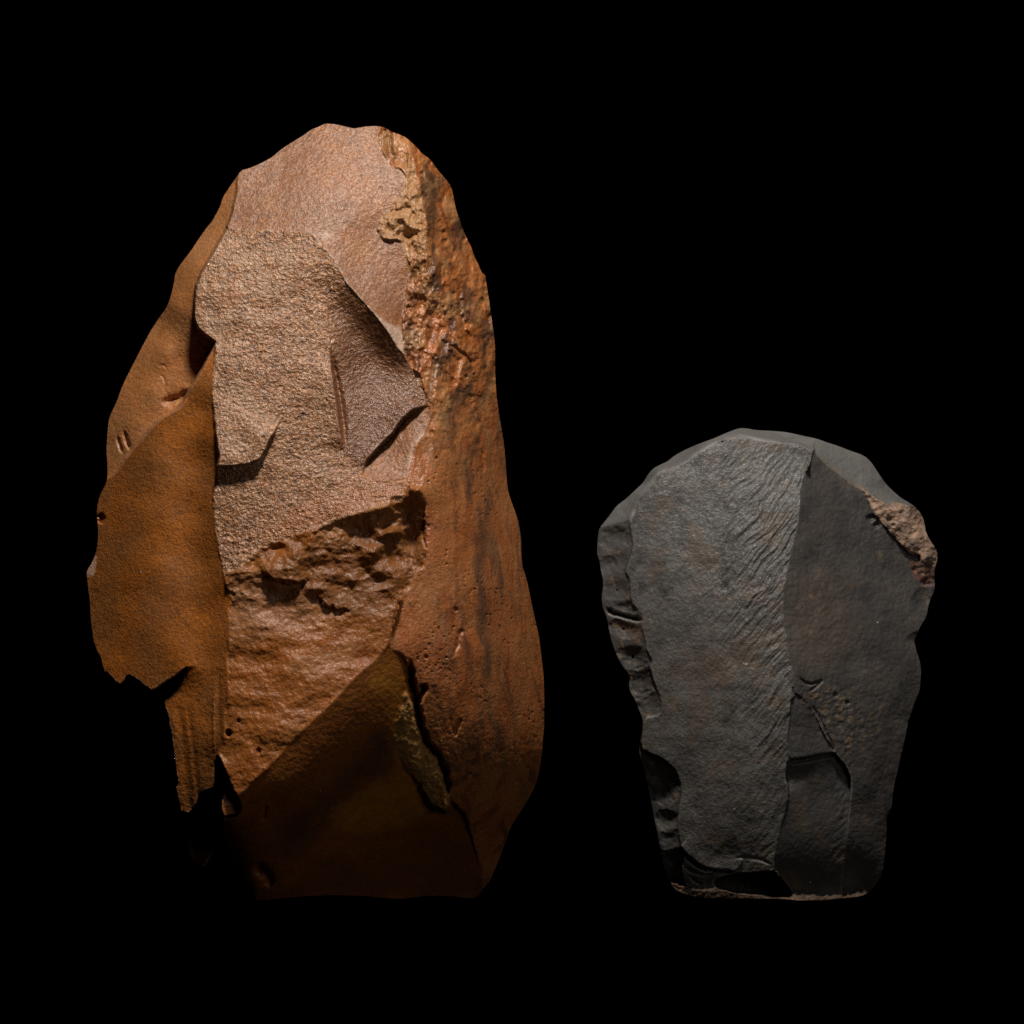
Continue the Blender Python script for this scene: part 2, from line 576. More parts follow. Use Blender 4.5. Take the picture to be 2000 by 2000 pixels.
    # small tan facets between the top scar and the rind
    tanf = [(788,332),(795,348),(792,366),(766,402),(742,430),(735,454),(753,470),(781,468),(793,484),(812,492),(836,488),(834,446),(828,407),(820,360),(808,318)]
    st.region('tanface', tanf, [(770,430,-4),(800,440,-8),(815,400,-20)], part='tan_facet', jit=2, lam=.02, weld=[tanf + tanf[:1]])
    # rough middle face
    st.region('rough', [(442,448)] + [(475,446),(512,448),(560,450),(603,454),(626,482),(650,530),(668,580),(680,640),(676,700),(672,740),(676,790),(682,850),(690,890),(700,925),(715,935),(750,942),(797,945),(800,975),(760,985),(700,1000),(640,1030),(580,1050),(520,1085),(470,1135),(400,1135),(395,960),(395,800),(412,690)] + ridge_dn[:1] + ridge_up[5:][::-1], [
        (442,440,-20),(520,446,-2),(603,452,12),(640,500,24),(409,503,0),(383,560,10),(379,614,14),(396,650,24),(420,668,34),(480,540,24),(560,620,42),(640,600,34),(645,680,44),
        (417,728,48),(414,774,54),(418,816,60),(424,870,64),(500,750,62),(600,750,58),(660,790,52),(423,917,58),(416,960,56),(417,999,58),(422,1046,62),(432,1090,66),
        (560,900,70),(670,880,58),(700,930,64),(640,985,84),(520,1040,80),(460,1115,80),(740,965,80),(797,945,66)], part='rough_face', weld=[[(446,446),(512,449),(560,451),(603,455),(632,490)]])
    # concave scar beside it
    st.region('concave', [(622,478),(626,480),(652,510),(675,552),(703,583),(729,612),(755,645),(776,679),(790,690),(804,720),(825,737),(825,759),(841,792),(807,800),(786,818),(766,847),(745,867),(727,888),(716,898),(709,924),(690,925),(672,888),(664,840),(658,790),(652,740),(646,700),(643,676),(640,640),(641,590),(637,530)], [
        (672,600,28),(705,650,18),(740,690,8),(770,725,8),(815,742,18),(690,690,20),(650,620,36),(652,690,36),(662,770,38),(735,750,14),(790,790,32),(720,850,44),(690,910,56),(672,885,50),(833,785,28)], part='concave_scar', jit=1.0, weld=[[(637,530),(641,590),(640,640),(643,672)],[(668,870),(675,890),(692,925),(712,932)],[(806,722),(826,738),(842,790)],[(626,482),(652,512),(675,554),(703,585),(729,614),(755,647),(776,681),(788,692)]])
    # small facet under the second crack
    st.region('small', [(841,792),(807,800),(786,818),(766,847),(745,867),(727,888),(716,898),(709,924),(725,938),(750,942),(794,932),(799,898),(810,865),(828,847),(841,816)], [
        (833,797,14),(800,815,14),(760,865,24),(716,905,42),(709,924,56),(750,938,66),(794,930,64),(800,890,50),(828,847,34),(841,816,26)], part='small_scar', jit=1.2, weld=[[(842,795),(842,816),(829,847),(811,865),(800,898),(795,932),(750,944),(715,935)]])
    # broken lower face
    st.region('broken', [(437,1124),(470,1112),(520,1068),(580,1046),(610,1036),(640,1028),(680,1010),(720,996),(760,985),(790,983),(797,950),(825,955),(833,986),(828,1038),(833,1074),(828,1103),(807,1124),(797,1148),(784,1166),(776,1195),(766,1231),(758,1265),(735,1288),(704,1314),(665,1355),(639,1382),(600,1420),(564,1455),(520,1503),(481,1542),(471,1550),(465,1562),(448,1530),(436,1500),(418,1478),(410,1438),(410,1373),(410,1348),(410,1296),(410,1244),(410,1195),(415,1174),(410,1120)], [
        (600,1062,86),(650,1048,80),(700,1036,73),(750,1026,62),(795,1015,42),(815,1040,30),(815,1085,34),(600,1085,82),(660,1078,72),(720,1066,64),(770,1058,52),
        (560,1100,86),(520,1110,82),(650,1120,72),(700,1100,66),(750,1120,62),(780,1150,57),(560,1165,72),(460,1175,74),(446,1244,78),(500,1250,84),(600,1240,86),(700,1210,74),(766,1231,62),
        (441,1373,84),(540,1350,96),(630,1340,104),(704,1314,92),(758,1265,70),(436,1470,82),(520,1440,104),(600,1420,106),(540,1480,104),(471,1545,94)], part='broken_face', jit=3.5, bw=6, js=34,
        weld=[[(829,1103),(808,1124),(798,1148),(785,1166),(777,1195),(767,1231),(759,1262)],[(430,1120),(470,1112),(520,1068),(580,1046),(610,1036),(640,1028),(680,1010),(720,996),(760,985),(790,982)]])
    # underside facet
    st.region('under', [(758,1265),(735,1288),(704,1314),(665,1355),(639,1382),(600,1420),(564,1455),(520,1503),(481,1542),(471,1550),(440,1600),(430,1640),(405,1690),(380,1710),(380,1900),(1000,1900),(944,1745)] + cort[-21:-1][::-1], [
        (758,1265,70),(735,1288,86),(704,1314,92),(665,1355,101),(600,1420,106),(520,1503,102),(471,1550,94),
        (812,1386,-22),(831,1451,-66),(865,1505,-118),(885,1570,-190),(918,1635,-285),(942,1712,-380),(934,1750,-420),
        (780,1755,-305),(640,1749,-195),(507,1759,-150),(495,1729,-124),(435,1705,-160),(400,1690,-170),(430,1640,-40),(450,1592,56),(470,1650,-30),
        (730,1344,65),(693,1383,73),(628,1448,79),(548,1531,76),(712,1480,-10),(610,1560,12),(540,1600,2),(540,1680,-70),(700,1640,-150),(780,1640,-210)], part='under_facet', jit=3, bw=7, lam=.01,
        weld=[[(756,1264),(733,1286),(702,1312),(663,1353),(637,1380),(598,1418),(562,1453),(518,1501),(479,1540)]])
    st.region('filling', [(790,1352),(801,1368),(817,1402),(831,1453),(859,1485),(871,1521),(874,1562),(884,1572),(868,1584),(840,1578),(828,1546),(792,1508),(774,1468),(770,1435),(780,1390)], [
        (791,1360,14),(812,1402,-16),(828,1453,-50),(856,1487,-82),(867,1521,-100),(870,1572,-134),(846,1572,-142),(828,1546,-118),(792,1508,-78),(774,1468,-44),(770,1435,-20),(780,1390,8),(806,1450,-40),(838,1510,-86)], part='crack_filling', jit=4, bw=7)
    # left wing
    wing_low = [(206,1313),(212,1319),(225,1335),(233,1339),(241,1335),(250,1318),(264,1327),(282,1342),(297,1352),(318,1337),(339,1324),(354,1311),(370,1302)]
    wing_top = [(420,668),(418,673),(398,712),(378,746),(354,790),(336,805),(316,813),(290,839),(266,870),(248,891),(225,922),(209,937)]
    # dark recess under the wing
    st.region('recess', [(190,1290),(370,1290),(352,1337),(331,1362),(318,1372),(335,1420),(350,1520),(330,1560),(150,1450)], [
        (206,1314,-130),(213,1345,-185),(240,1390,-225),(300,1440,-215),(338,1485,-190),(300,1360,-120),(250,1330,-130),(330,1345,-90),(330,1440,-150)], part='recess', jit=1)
    st.region('wing', wing_top[::-1] + ridge_dn[1:19] + [(430,1330),(385,1310)] + wing_low[::-1] + [(190,1340),(120,1300),(120,960)], [
        (209,937,-88),(189,1005,-98),(169,1119,-108),(180,1231,-100),(206,1313,-76),(248,891,-52),(290,839,-16),(336,805,10),(378,746,30),(418,675,40),
        (417,728,46),(415,774,52),(424,870,62),(423,917,56),(417,999,56),(430,1090,64),(452,1174,72),(446,1244,76),(445,1296,80),(441,1348,80),
        (396,800,32),(394,900,28),(388,1000,24),(394,1100,28),(402,1200,36),(406,1290,44),(300,900,0),(310,1000,4),(310,1120,4),(320,1230,6),(297,1352,-14),(339,1324,14),(370,1302,34),(250,1320,-44),(240,1150,-46),(250,1050,-38)], part='wing', jit=.8, weld=[[(421,672)] + [(p[0] + 3, p[1]) for p in ridge_dn[1:19]]])
    st.region('stem', [(372,1302),(366,1312),(347,1340),(331,1360),(316,1368),(324,1390),(331,1430),(338,1480),(343,1524),(349,1556),(355,1585),(366,1592),(378,1581),(387,1566),(391,1550),(414,1541),(422,1478),(436,1438),(441,1373),(444,1348),(443,1312),(420,1304),(395,1302)], [
        (316,1368,-24),(331,1430,-8),(340,1490,-8),(349,1556,-12),(360,1590,-14),(350,1345,2),(350,1400,9),(372,1400,26),(376,1480,22),(380,1560,8),(405,1400,48),(405,1480,42),(403,1545,30),
        (430,1440,70),(420,1480,58)], part='stem', jit=1, bw=3, weld=[[(374,1300),(395,1298),(420,1298),(440,1306)],[(446,1320),(446,1348),(443,1373),(439,1430)]])
    # dark hollow under the stem, notch, small lump
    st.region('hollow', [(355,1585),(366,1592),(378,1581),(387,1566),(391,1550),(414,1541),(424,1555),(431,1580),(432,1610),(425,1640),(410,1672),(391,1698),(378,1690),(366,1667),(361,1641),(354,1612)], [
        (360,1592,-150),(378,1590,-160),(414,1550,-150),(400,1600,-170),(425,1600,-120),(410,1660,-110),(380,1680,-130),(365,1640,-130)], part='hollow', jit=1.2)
    st.region('notch', [(424,1474),(432,1488),(440,1510),(452,1538),(466,1562),(470,1582),(460,1594),(438,1600),(430,1572),(424,1540),(420,1500)], [
        (424,1476,40),(440,1520,10),(430,1550,-20),(466,1580,20),(440,1600,10)], part='notch', jit=1)
    st.region('lump', [(433,1548),(441,1547),(455,1561),(466,1579),(464,1591),(450,1592),(437,1598),(431,1578)], [
        (437,1548,56),(434,1578,60),(450,1570,54),(466,1582,42),(440,1597,56),(455,1592,46)], part='lump', jit=1, bw=1.6)

    st.fill()
    # ---- steps, lips and cracks
    chip = [(424,911),(448,911),(481,907),(507,898),(517,880),(528,857),(541,836),(552,812)]
    st.lip([(400,700),(400,911)] + chip + [(562,790),(575,760),(540,700)], chip, 25, 75, bw=1.6, ends=(0, .35), on='rough')
    crack1 = [(643,676),(647,715),(654,753),(661,792),(666,831),(671,885)]
    st.lip([(560,660)] + [(p[0] + 2, p[1]) for p in crack1] + [(560,900)], crack1, 13, 34, bw=1.8, jit=1.0, ends=(.3, .15), on='rough')
    st.groove([(x + 6, y) for x, y in crack1], 5.5, 13, .3, .6)
    crack2 = [(835,791),(807,799),(786,817),(766,846),(745,866),(727,887),(714,900),(709,922)]
    st.lip(crack2 + [(680,900),(700,830),(760,770)], crack2, 8, 22, bw=1.5, jit=1.6, ends=(.1, .25))
    st.groove([(x + 2, y + 3) for x, y in crack2], 3.2, 6, .25)
    # raised rim of the upper facet over the concave scar
    diag = [(626,480),(652,510),(675,552),(703,583),(729,612),(755,645),(776,679)]
    st.lip([(626,480),(652,510),(675,552),(703,583),(729,612),(755,645),(776,679),(770,640),(700,540),(640,460)], diag, 3, 9, bw=1.4)
    # rolled crest above the broken face, lumps and their undercut hollows
    crest = [(650,1030),(690,1012),(725,1000),(765,990),(795,988)]
    st.lip([(610,1040),(650,1032),(690,1014),(725,1003),(765,993),(800,990),(800,930),(600,980)], crest, 4, 22, bw=4, jit=6, ends=(.3, 0))
    lump = [(505,1116),(530,1128),(560,1138),(590,1138),(612,1126)]
    st.bump(560, 1098, 62, 30, 14)
    st.lip([(470,1090)] + lump + [(630,1100),(640,1060),(560,1050)], lump, 22, 34, bw=4, jit=4, ends=(.25, .25))
    st.lip([(620,1170),(650,1190),(690,1190),(690,1140),(620,1120)], [(612,1165),(650,1192),(690,1188)], 13, 30, bw=4, jit=5, ends=(.25, .25))
    st.bump(760, 1040, 22, 10, 24, -.3)
    st.bump(735, 1075, 26, 12, 18, -.4)
    st.bump(615, 1150, 16, 12, 14)
    st.scoop(812, 1050, 26, 46, 9, .2)
    st.scoop(783, 985, 24, 18, 11)
    # cortex crack beside the tan filling
    st.groove([(800,1285),(803,1330),(812,1372),(822,1420),(833,1450),(852,1472),(868,1505),(874,1535),(873,1562)], 5.5, 50, .12, 3)
    st.groove([(822,1335),(828,1345),(820,1358),(812,1372)], 6, 36, .1, 2)
    st.groove([(828,1453),(845,1476),(862,1480)], 2, 8, .2)
    # ridge line and pits of the cortex
    xr = np.interp(Y, [240,283,316,360,407,446,485,516,600,700], [790,800,810,820,828,834,837,848,868,890])
    rx = np.clip(X - xr, 0, None)
    st.h -= st.w['cortex'] * sstep(720, 430, Y) * (36 * (1 - np.exp(-rx / 30)) + .3 * rx)
    st.bump(872, 352, 16, 22, 9, .4)
    st.groove([(874,672),(895,684),(915,700),(928,712)], 3.5, 12, .2, 3)
    st.groove([(898,560),(900,600),(905,640),(925,668)], 4, 10, .2, 4)
    st.groove([(932,850),(938,880),(945,905),(942,930)], 4, 7, .2, 3)
    st.groove([(915,760),(925,800),(934,850)], 5, 8, .2, 3)
    st.groove([(900,1400),(892,1425),(886,1442)], 3, 9, .2, 2)
    st.groove([(902,1222),(896,1250),(886,1285)], 5, 7, .25, 3)
    st.groove([(770,452),(800,462),(822,450)], 8, 14, .2, 2)
    st.groove([(755,418),(785,408),(812,402)], 3, 6, .2, 2)
    st.groove([(800,430),(812,412),(806,400)], 3, 6, .2, 2)
    for (x, y, r, d) in ((824,339,5,10),(832,384,4,8),(868,474,7,12),(884,505,5,9),(906,468,5,9),(866,454,5,7),(941,590,8,10),(886,575,6,7),(910,735,4,9),(925,732,3,7),(852,895,3,6),
                         (447,1432,7,26),(505,1467,6,10),(466,1408,4,9),(918,1512,4,6),(1030,1500,4,6),(1046,1440,3,6),(890,1190,4,7),(832,1283,4,7),(1008,1526,4,6),(843,845,6,6)):
        st.scoop(x, y, r, r * 1.2, d)
    # little marks on the flank
    st.groove([(228,848),(233,868),(241,890)], 3, 7, .3, 1)
    st.groove([(242,838),(247,862),(255,882)], 3.5, 9, .3, 1)
    st.groove([(304,716),(318,712),(329,722)], 1.8, 1.6, .3, 1)
    st.groove([(304,728),(318,735),(324,750),(318,768)], 1.8, 1.8, .3, 1)
    st.groove([(374,757),(352,778),(325,785),(310,782)], 8, 12, .3, 2)
    # wing notch stain, edge nicks
    st.groove([(192,1004),(199,1012),(194,1022)], 5, 10, .1, 1)
    # flutes of the stem
    for (x0, w, d) in ((358,9,3.5),(376,6,3)):
        st.groove([(x0 - 10, 1370), (x0, 1450), (x0 + 10, 1550), (x0 + 16, 1600)], w, d, .1, 1)
    st.groove([(418,1330),(417,1400),(418,1450),(420,1490)], 2.0, -2.5, .3, 1)
    st.groove([(428,1300),(428,1400),(427,1460)], 5, 3, .3, 1)
    # folds at the foot of the underside
    st.groove([(520,1570),(516,1590),(512,1605)], 4, 8, .2, 1)
    st.groove([(495,1690),(520,1710),(530,1735)], 12, 16, .2, 2)

    # ---- natural relief of each surface
    W = st.w
    fine = fbm(X, Y, 9, 3, 11)
    med = fbm(X, Y, 34, 4, 21)
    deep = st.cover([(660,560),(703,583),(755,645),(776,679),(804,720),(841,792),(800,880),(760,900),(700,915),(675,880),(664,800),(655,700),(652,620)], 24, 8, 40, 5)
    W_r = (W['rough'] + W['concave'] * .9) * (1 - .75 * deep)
    pit = np.minimum(0, fbm(X, Y * 1.35, 13, 3, 31) + .15)
    st.h += W_r * (1.0 * fbm(X, Y * 1.5, 7, 3, 41, .65) + 1.7 * pit * sstep(-.3, .4, fbm(X, Y, 50, 2, 45)) + 2.6 * fbm(X * .6, Y * 1.2, 60, 4, 43))
    low = sstep(1010, 1060, Y) * W_r
    st.h += low * 2 * fine
    rag = np.abs(fbm(X * .7 + Y * .15, Y * 1.1, 56, 4, 61, .42))
    st.h += W['broken'] * ((2 + 7 * sstep(1260, 1120, Y)) * (.45 - rag) + 1.1 * fbm(X, Y, 11, 4, 63, .6) + 9 * fbm(X * .75, Y * 1.15, 90, 3, 65, .42) + 9 * fbm(X * .9, Y, 42, 3, 67, .4) * sstep(1290, 1080, Y))
    st.h += (W['cortex'] + W['tanface']) * (3.0 * fbm(X * 1.3, Y * .6, 70, 3, 71, .5) + (.5 + .9 * sstep(900, 600, Y)) * fine + 7.5 * (.5 - np.abs(fbm(X * 1.3, Y * .7, 60, 5, 73, .55))) * 2 * sstep(1020, 600, Y) + 5 * fbm(X * 1.2, Y * .8, 26, 3, 75) * sstep(950, 600, Y))
    hol = st.cover([(600,1042),(700,1005),(790,990),(835,1000),(832,1070),(780,1075),(700,1060),(620,1085)], 16, 8, 30, 12)
    st.h += hol * (4.5 * fbm(X, Y, 28, 3, 221, .5) + 1.5 * fbm(X, Y, 9, 2, 223))
    flow = X - .07 * Y + 22 * np.sin(Y / 150. + .8) + 10 * fbm(X, Y, 90, 3, 201)
    band = fbm(flow, Y * .12, 20, 4, 203, .55)
    lowc = sstep(700, 950, Y) * W['cortex']
    st.h += lowc * 1.5 * band
    holes = sstep(.42, .75, fbm(X, Y, 7, 2, 205)) * sstep(-.05, .5, fbm(X, Y, 90, 3, 207)) * W['cortex']
    st.h -= 3.2 * holes
    st.h += W['filling'] * (1.6 * fine + 4 * med)
    for k, a in (('upper', .55), ('concave', .9), ('small', 1.2), ('flank', .5), ('wing', .35), ('stem', .7), ('under', .6)):
        st.h += W[k] * (a * fine + a * 3.0 * fbm(X, Y, 120, 3, 81))
    st.h += W['upper'] * .8 * fbm(X * 1.0 + Y * .9, (Y - X) * .35, 26, 3, 87)
    st.h += (W['flank'] + W['wing']) * 1.2 * fbm(X, Y, 70, 2, 91)

    # ---- colour zones of the stone
    def zone(poly, bw, jit, js=30, seed=1):
        return st.cover(poly, bw, jit, js, seed)
    st.attr['pink'] = zone([(189,1084),(188,1100),(186,1115),(182,1127),(160,1128),(160,1085)], 1.5, .6)
    st.attr['tan'] = np.maximum.reduce([
        zone([(789,1355),(815,1402),(828,1453),(856,1487),(867,1521),(876,1570),(846,1575),(843,1536),(807,1500),(789,1464),(782,1435),(788,1397)], 4, 3),
        .7 * zone([(766,258),(800,275),(806,300),(815,350),(828,410),(832,440),(842,515),(820,500),(795,505),(781,467),(742,470),(735,440),(766,402),(790,366),(775,325),(776,300)], 5, 6),
        .75 * sstep(.12, .5, fbm(X * 1.4, Y * .7, 44, 4, 231)) * sstep(980, 760, Y) * W['cortex'],
        .5 * sstep(.2, .6, band) * sstep(.0, .5, fbm(X, Y, 120, 3, 233)) * W['cortex'],
        .4 * zone([(610,1030),(700,1000),(790,985),(800,1010),(700,1040),(620,1060)], 8, 8),
        .4 * zone([(560,1285),(640,1275),(700,1240),(680,1300),(620,1330),(560,1310)], 14, 12),
        .0 * X])
    st.attr['olive'] = np.maximum.reduce([
        zone([(738,247),(770,262),(776,300),(772,322),(755,312),(744,285)], 3, 2),
        .9 * zone([(792,490),(830,490),(842,530),(830,600),(800,560)], 12, 10),
        zone([(645,1590),(720,1540),(800,1500),(850,1560),(860,1590),(760,1615),(660,1625)], 16, 10, 40),
        zone([(760,1380),(786,1400),(798,1470),(835,1530),(846,1590),(810,1570),(770,1500)], 12, 6, 20),
        .6 * zone([(740,1290),(790,1300),(795,1380),(760,1400),(720,1340)], 16, 10)])
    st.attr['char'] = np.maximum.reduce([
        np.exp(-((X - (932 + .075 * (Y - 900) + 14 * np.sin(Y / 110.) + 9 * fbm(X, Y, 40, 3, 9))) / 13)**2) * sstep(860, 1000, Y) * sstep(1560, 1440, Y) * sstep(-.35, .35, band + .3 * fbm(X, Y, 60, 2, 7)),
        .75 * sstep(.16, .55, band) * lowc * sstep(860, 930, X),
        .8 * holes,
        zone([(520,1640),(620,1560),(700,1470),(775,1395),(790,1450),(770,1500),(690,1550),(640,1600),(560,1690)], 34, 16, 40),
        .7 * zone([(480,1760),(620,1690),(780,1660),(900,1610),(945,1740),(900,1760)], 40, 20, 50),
        .95 * sstep(.10, .42, fbm(X * 1.4, Y * .6, 50, 4, 97)) * sstep(980, 760, Y),
        .8 * zone([(870,1390 + 60),(990,1420),(960,1500),(910,1560),(880,1550)], 22, 16, 40) * sstep(-.1, .35, fbm(X + Y, Y - X, 26, 3, 15))])
    st.attr['rust'] = np.maximum.reduce([
        .9 * zone([(800,868),(812,862),(826,905),(815,945),(800,950),(803,905)], 6, 5),
        .8 * zone([(866,350),(884,372),(882,392),(862,375)], 8, 6),
        .8 * zone([(903,640),(925,625),(945,640),(930,665),(908,668)], 8, 6),
        .75 * zone([(540,1010),(640,960),(740,920),(800,930),(800,1000),(700,1010),(600,1050),(520,1090)], 44, 22),
        .5 * zone([(430,470 + 100),(470,565),(478,585),(450,598),(430,590)], 8, 8),
        .6 * zone([(560,1240),(700,1200),(740,1265),(600,1390),(480,1500),(445,1420),(450,1300)], 40, 20)])
    st.attr['deep'] = np.maximum(deep, .7 * zone([(600,1046),(700,1010),(795,992),(835,1000),(830,1110),(780,1200),(700,1215),(620,1180),(540,1140),(520,1110)], 36, 20, 40) * W['broken'])  # concave scar's shade put into the colour; hollow below the crest darkened too
    st.attr['seam'] = zone([(642,674),(648,682),(657,735),(667,790),(674,850),(672,890),(665,850),(656,790),(648,740)], 2, 1.5, 14)
    st.attr['sheen'] = .8 * zone([(440,1125),(500,1120),(570,1150),(640,1190),(600,1235),(500,1240),(448,1250),(448,1195)], 34, 18) + zone([(400,500),(450,460),(560,460),(600,520),(520,640),(440,640),(500,760),(520,880),(430,900),(425,680),(385,620),(385,560)], 40, 24, 50) * sstep(-.5, .4, fbm(X, Y, 34, 4, 211))  # whitish sheen painted over the left of the rough and broken faces
    st.attr['pale'] = np.maximum.reduce([
        zone([(716,597),(729,609),(745,622),(766,635),(783,640),(791,690),(778,682),(757,648),(735,618)], 3, 2, 12),
        .8 * np.exp(-(seg_dist(X, Y, [(606,452),(626,478),(652,508),(675,550),(703,582)], False)[0] / 4)**2) * sstep(-.4, .3, fbm(X, Y, 12, 2, 33)),
        .5 * np.exp(-(seg_dist(X, Y, cort[:19], False)[0] / 2.5)**2) * sstep(-.4, .4, fbm(X, Y, 30, 2, 35)),
        .7 * np.exp(-(seg_dist(X, Y, [(828,847),(810,865),(799,898),(794,930)], False)[0] / 4)**2),
        .8 * np.exp(-((X - 637) / 12)**2 - ((Y - 460) / 7)**2)])
    # worn arrises with their highlight painted in: where the surface is sharply convex
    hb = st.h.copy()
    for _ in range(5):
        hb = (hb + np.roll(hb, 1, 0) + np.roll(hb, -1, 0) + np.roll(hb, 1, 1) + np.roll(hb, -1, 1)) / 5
    wear_glint = np.clip((st.h - hb - .9) / 2.2, 0, 1) * (st.din > 6)
    st.attr['wear_glint'] = wear_glint * (W['upper'] + W['concave'] + W['small'] + W['rough'] * .4 + W['wing'] * .5 + W['stem'] * .5)

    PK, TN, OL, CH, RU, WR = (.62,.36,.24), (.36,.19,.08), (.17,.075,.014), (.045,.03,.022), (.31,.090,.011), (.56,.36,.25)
    common = [('rust', RU, .7), ('tan', TN, .8), ('pale', (.52,.37,.28), .8), ('wear_glint', WR, .5), ('pink', PK, 1.0)]
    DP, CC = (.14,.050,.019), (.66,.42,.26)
    M = {
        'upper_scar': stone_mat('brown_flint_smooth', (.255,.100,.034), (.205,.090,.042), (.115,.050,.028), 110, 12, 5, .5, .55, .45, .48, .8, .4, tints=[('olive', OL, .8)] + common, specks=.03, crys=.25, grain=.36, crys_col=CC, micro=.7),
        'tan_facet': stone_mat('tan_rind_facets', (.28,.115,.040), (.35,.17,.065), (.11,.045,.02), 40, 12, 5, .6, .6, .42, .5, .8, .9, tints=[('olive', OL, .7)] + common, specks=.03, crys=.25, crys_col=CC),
        'rough_face': stone_mat('brown_flint_rough', (.235,.098,.036), (.28,.132,.060), (.088,.036,.016), 70, 13, 6.5, .6, .75, .36, .65, 1.25, .8, tints=[('deep', DP, .8), ('sheen', (.46,.29,.18), .45), ('seam', (.17,.055,.018), .85)] + common, specks=.06, mid_px_bump=13, crys=.5, grain=.6, crys_col=CC, micro=1.0),
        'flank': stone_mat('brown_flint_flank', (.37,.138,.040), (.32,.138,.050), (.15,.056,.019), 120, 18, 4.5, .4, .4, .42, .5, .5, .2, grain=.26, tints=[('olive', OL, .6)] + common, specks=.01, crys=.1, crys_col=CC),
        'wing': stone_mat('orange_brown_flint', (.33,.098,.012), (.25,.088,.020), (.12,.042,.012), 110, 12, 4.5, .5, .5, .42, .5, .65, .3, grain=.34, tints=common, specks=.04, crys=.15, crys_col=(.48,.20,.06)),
        'broken_face': stone_mat('rusty_broken_flint', (.215,.060,.007), (.235,.080,.015), (.085,.028,.006), 90, 20, 6, .4, .55, .46, .4, .8, .4, stretch=(.95, .95, 1.05), tints=[('deep', (.125,.052,.016), .75), ('sheen', (.36,.20,.115), .4)] + common, specks=.05, mid_px_bump=18, grain=.42, crys=.12, crys_col=(.5,.24,.09), micro=.6),
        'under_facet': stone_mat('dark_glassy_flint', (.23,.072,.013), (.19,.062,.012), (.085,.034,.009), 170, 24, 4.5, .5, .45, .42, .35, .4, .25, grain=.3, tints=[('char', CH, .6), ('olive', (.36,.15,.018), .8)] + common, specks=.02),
        'crack_filling': stone_mat('tan_crack_filling', (.38,.19,.05), (.30,.145,.045), (.12,.06,.02), 50, 14, 5, .6, .5, .6, .3, .8, .6, tints=[('olive', (.16,.075,.014), .7)] + common[:1], crys=.12, crys_col=CC),
        'recess': stone_mat('shaded_recess_flint', (.10,.035,.008), (.08,.03,.008), (.03,.015,.008), 60, 14, 4, .5, .4, .6, .2, .4, .5),  # shade of the recess, hollow and notch put into a darker flint
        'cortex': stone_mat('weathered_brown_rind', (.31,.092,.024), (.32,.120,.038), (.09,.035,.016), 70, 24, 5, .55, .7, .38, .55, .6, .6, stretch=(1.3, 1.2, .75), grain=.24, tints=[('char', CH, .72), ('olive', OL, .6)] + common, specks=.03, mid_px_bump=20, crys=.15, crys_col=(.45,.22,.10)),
    }
    M['stem'] = M['wing']
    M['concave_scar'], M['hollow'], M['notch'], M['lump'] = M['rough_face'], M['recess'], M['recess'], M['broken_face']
    M['small_scar'] = M['upper_scar']
    root = empty('flaked_core', 720, -200, 'tall rusty brown flaked stone with a weathered rind down its right side, the larger stone', 'stone tool')
    kinds = {'upper_scar': 'flake_scar', 'concave_scar': 'flake_scar', 'small_scar': 'flake_scar', 'tan_facet': 'tan_facet', 'crack_filling': 'crack_filling', 'hollow': 'hollow', 'notch': 'notch', 'lump': 'lump', 'rough_face': 'rough_face', 'flank': 'flake_scar', 'wing': 'projecting_flake',
             'stem': 'fluted_spur', 'broken_face': 'broken_face', 'under_facet': 'underside_facet', 'recess': 'recess', 'cortex': 'rind'}
    labels = {'upper_scar': 'smooth pale brown scar at the top of the stone', 'concave_scar': 'darker hollow scar with two raised cracks beside the rind',
              'rough_face': 'grainy light brown face in the middle', 'flank': 'smooth narrow scar along the upper left edge',
              'wing': 'smooth orange brown flake sticking out on the left', 'stem': 'narrow fluted orange brown spur below the left flake',
              'small_scar': 'small pale scar under the slanting crack', 'crack_filling': 'tan filling beside the dark crack', 'hollow': 'shaded hollow at the tip of the spur',
              'broken_face': 'lumpy rust coloured broken face below the middle', 'under_facet': 'dark smooth facet at the foot of the stone',
              'recess': 'shaded hollow below the left flake', 'cortex': 'weathered streaky brown rind on the right side'}
    back = stone_mat('brown_flint_back', (.24,.09,.028), (.20,.09,.035), (.10,.045,.02), 120, 20, 5, .5, .4, .55, .4, .5, .8)
    return st.build(root, 0.0, -500, 110, M, labels, kinds, back)


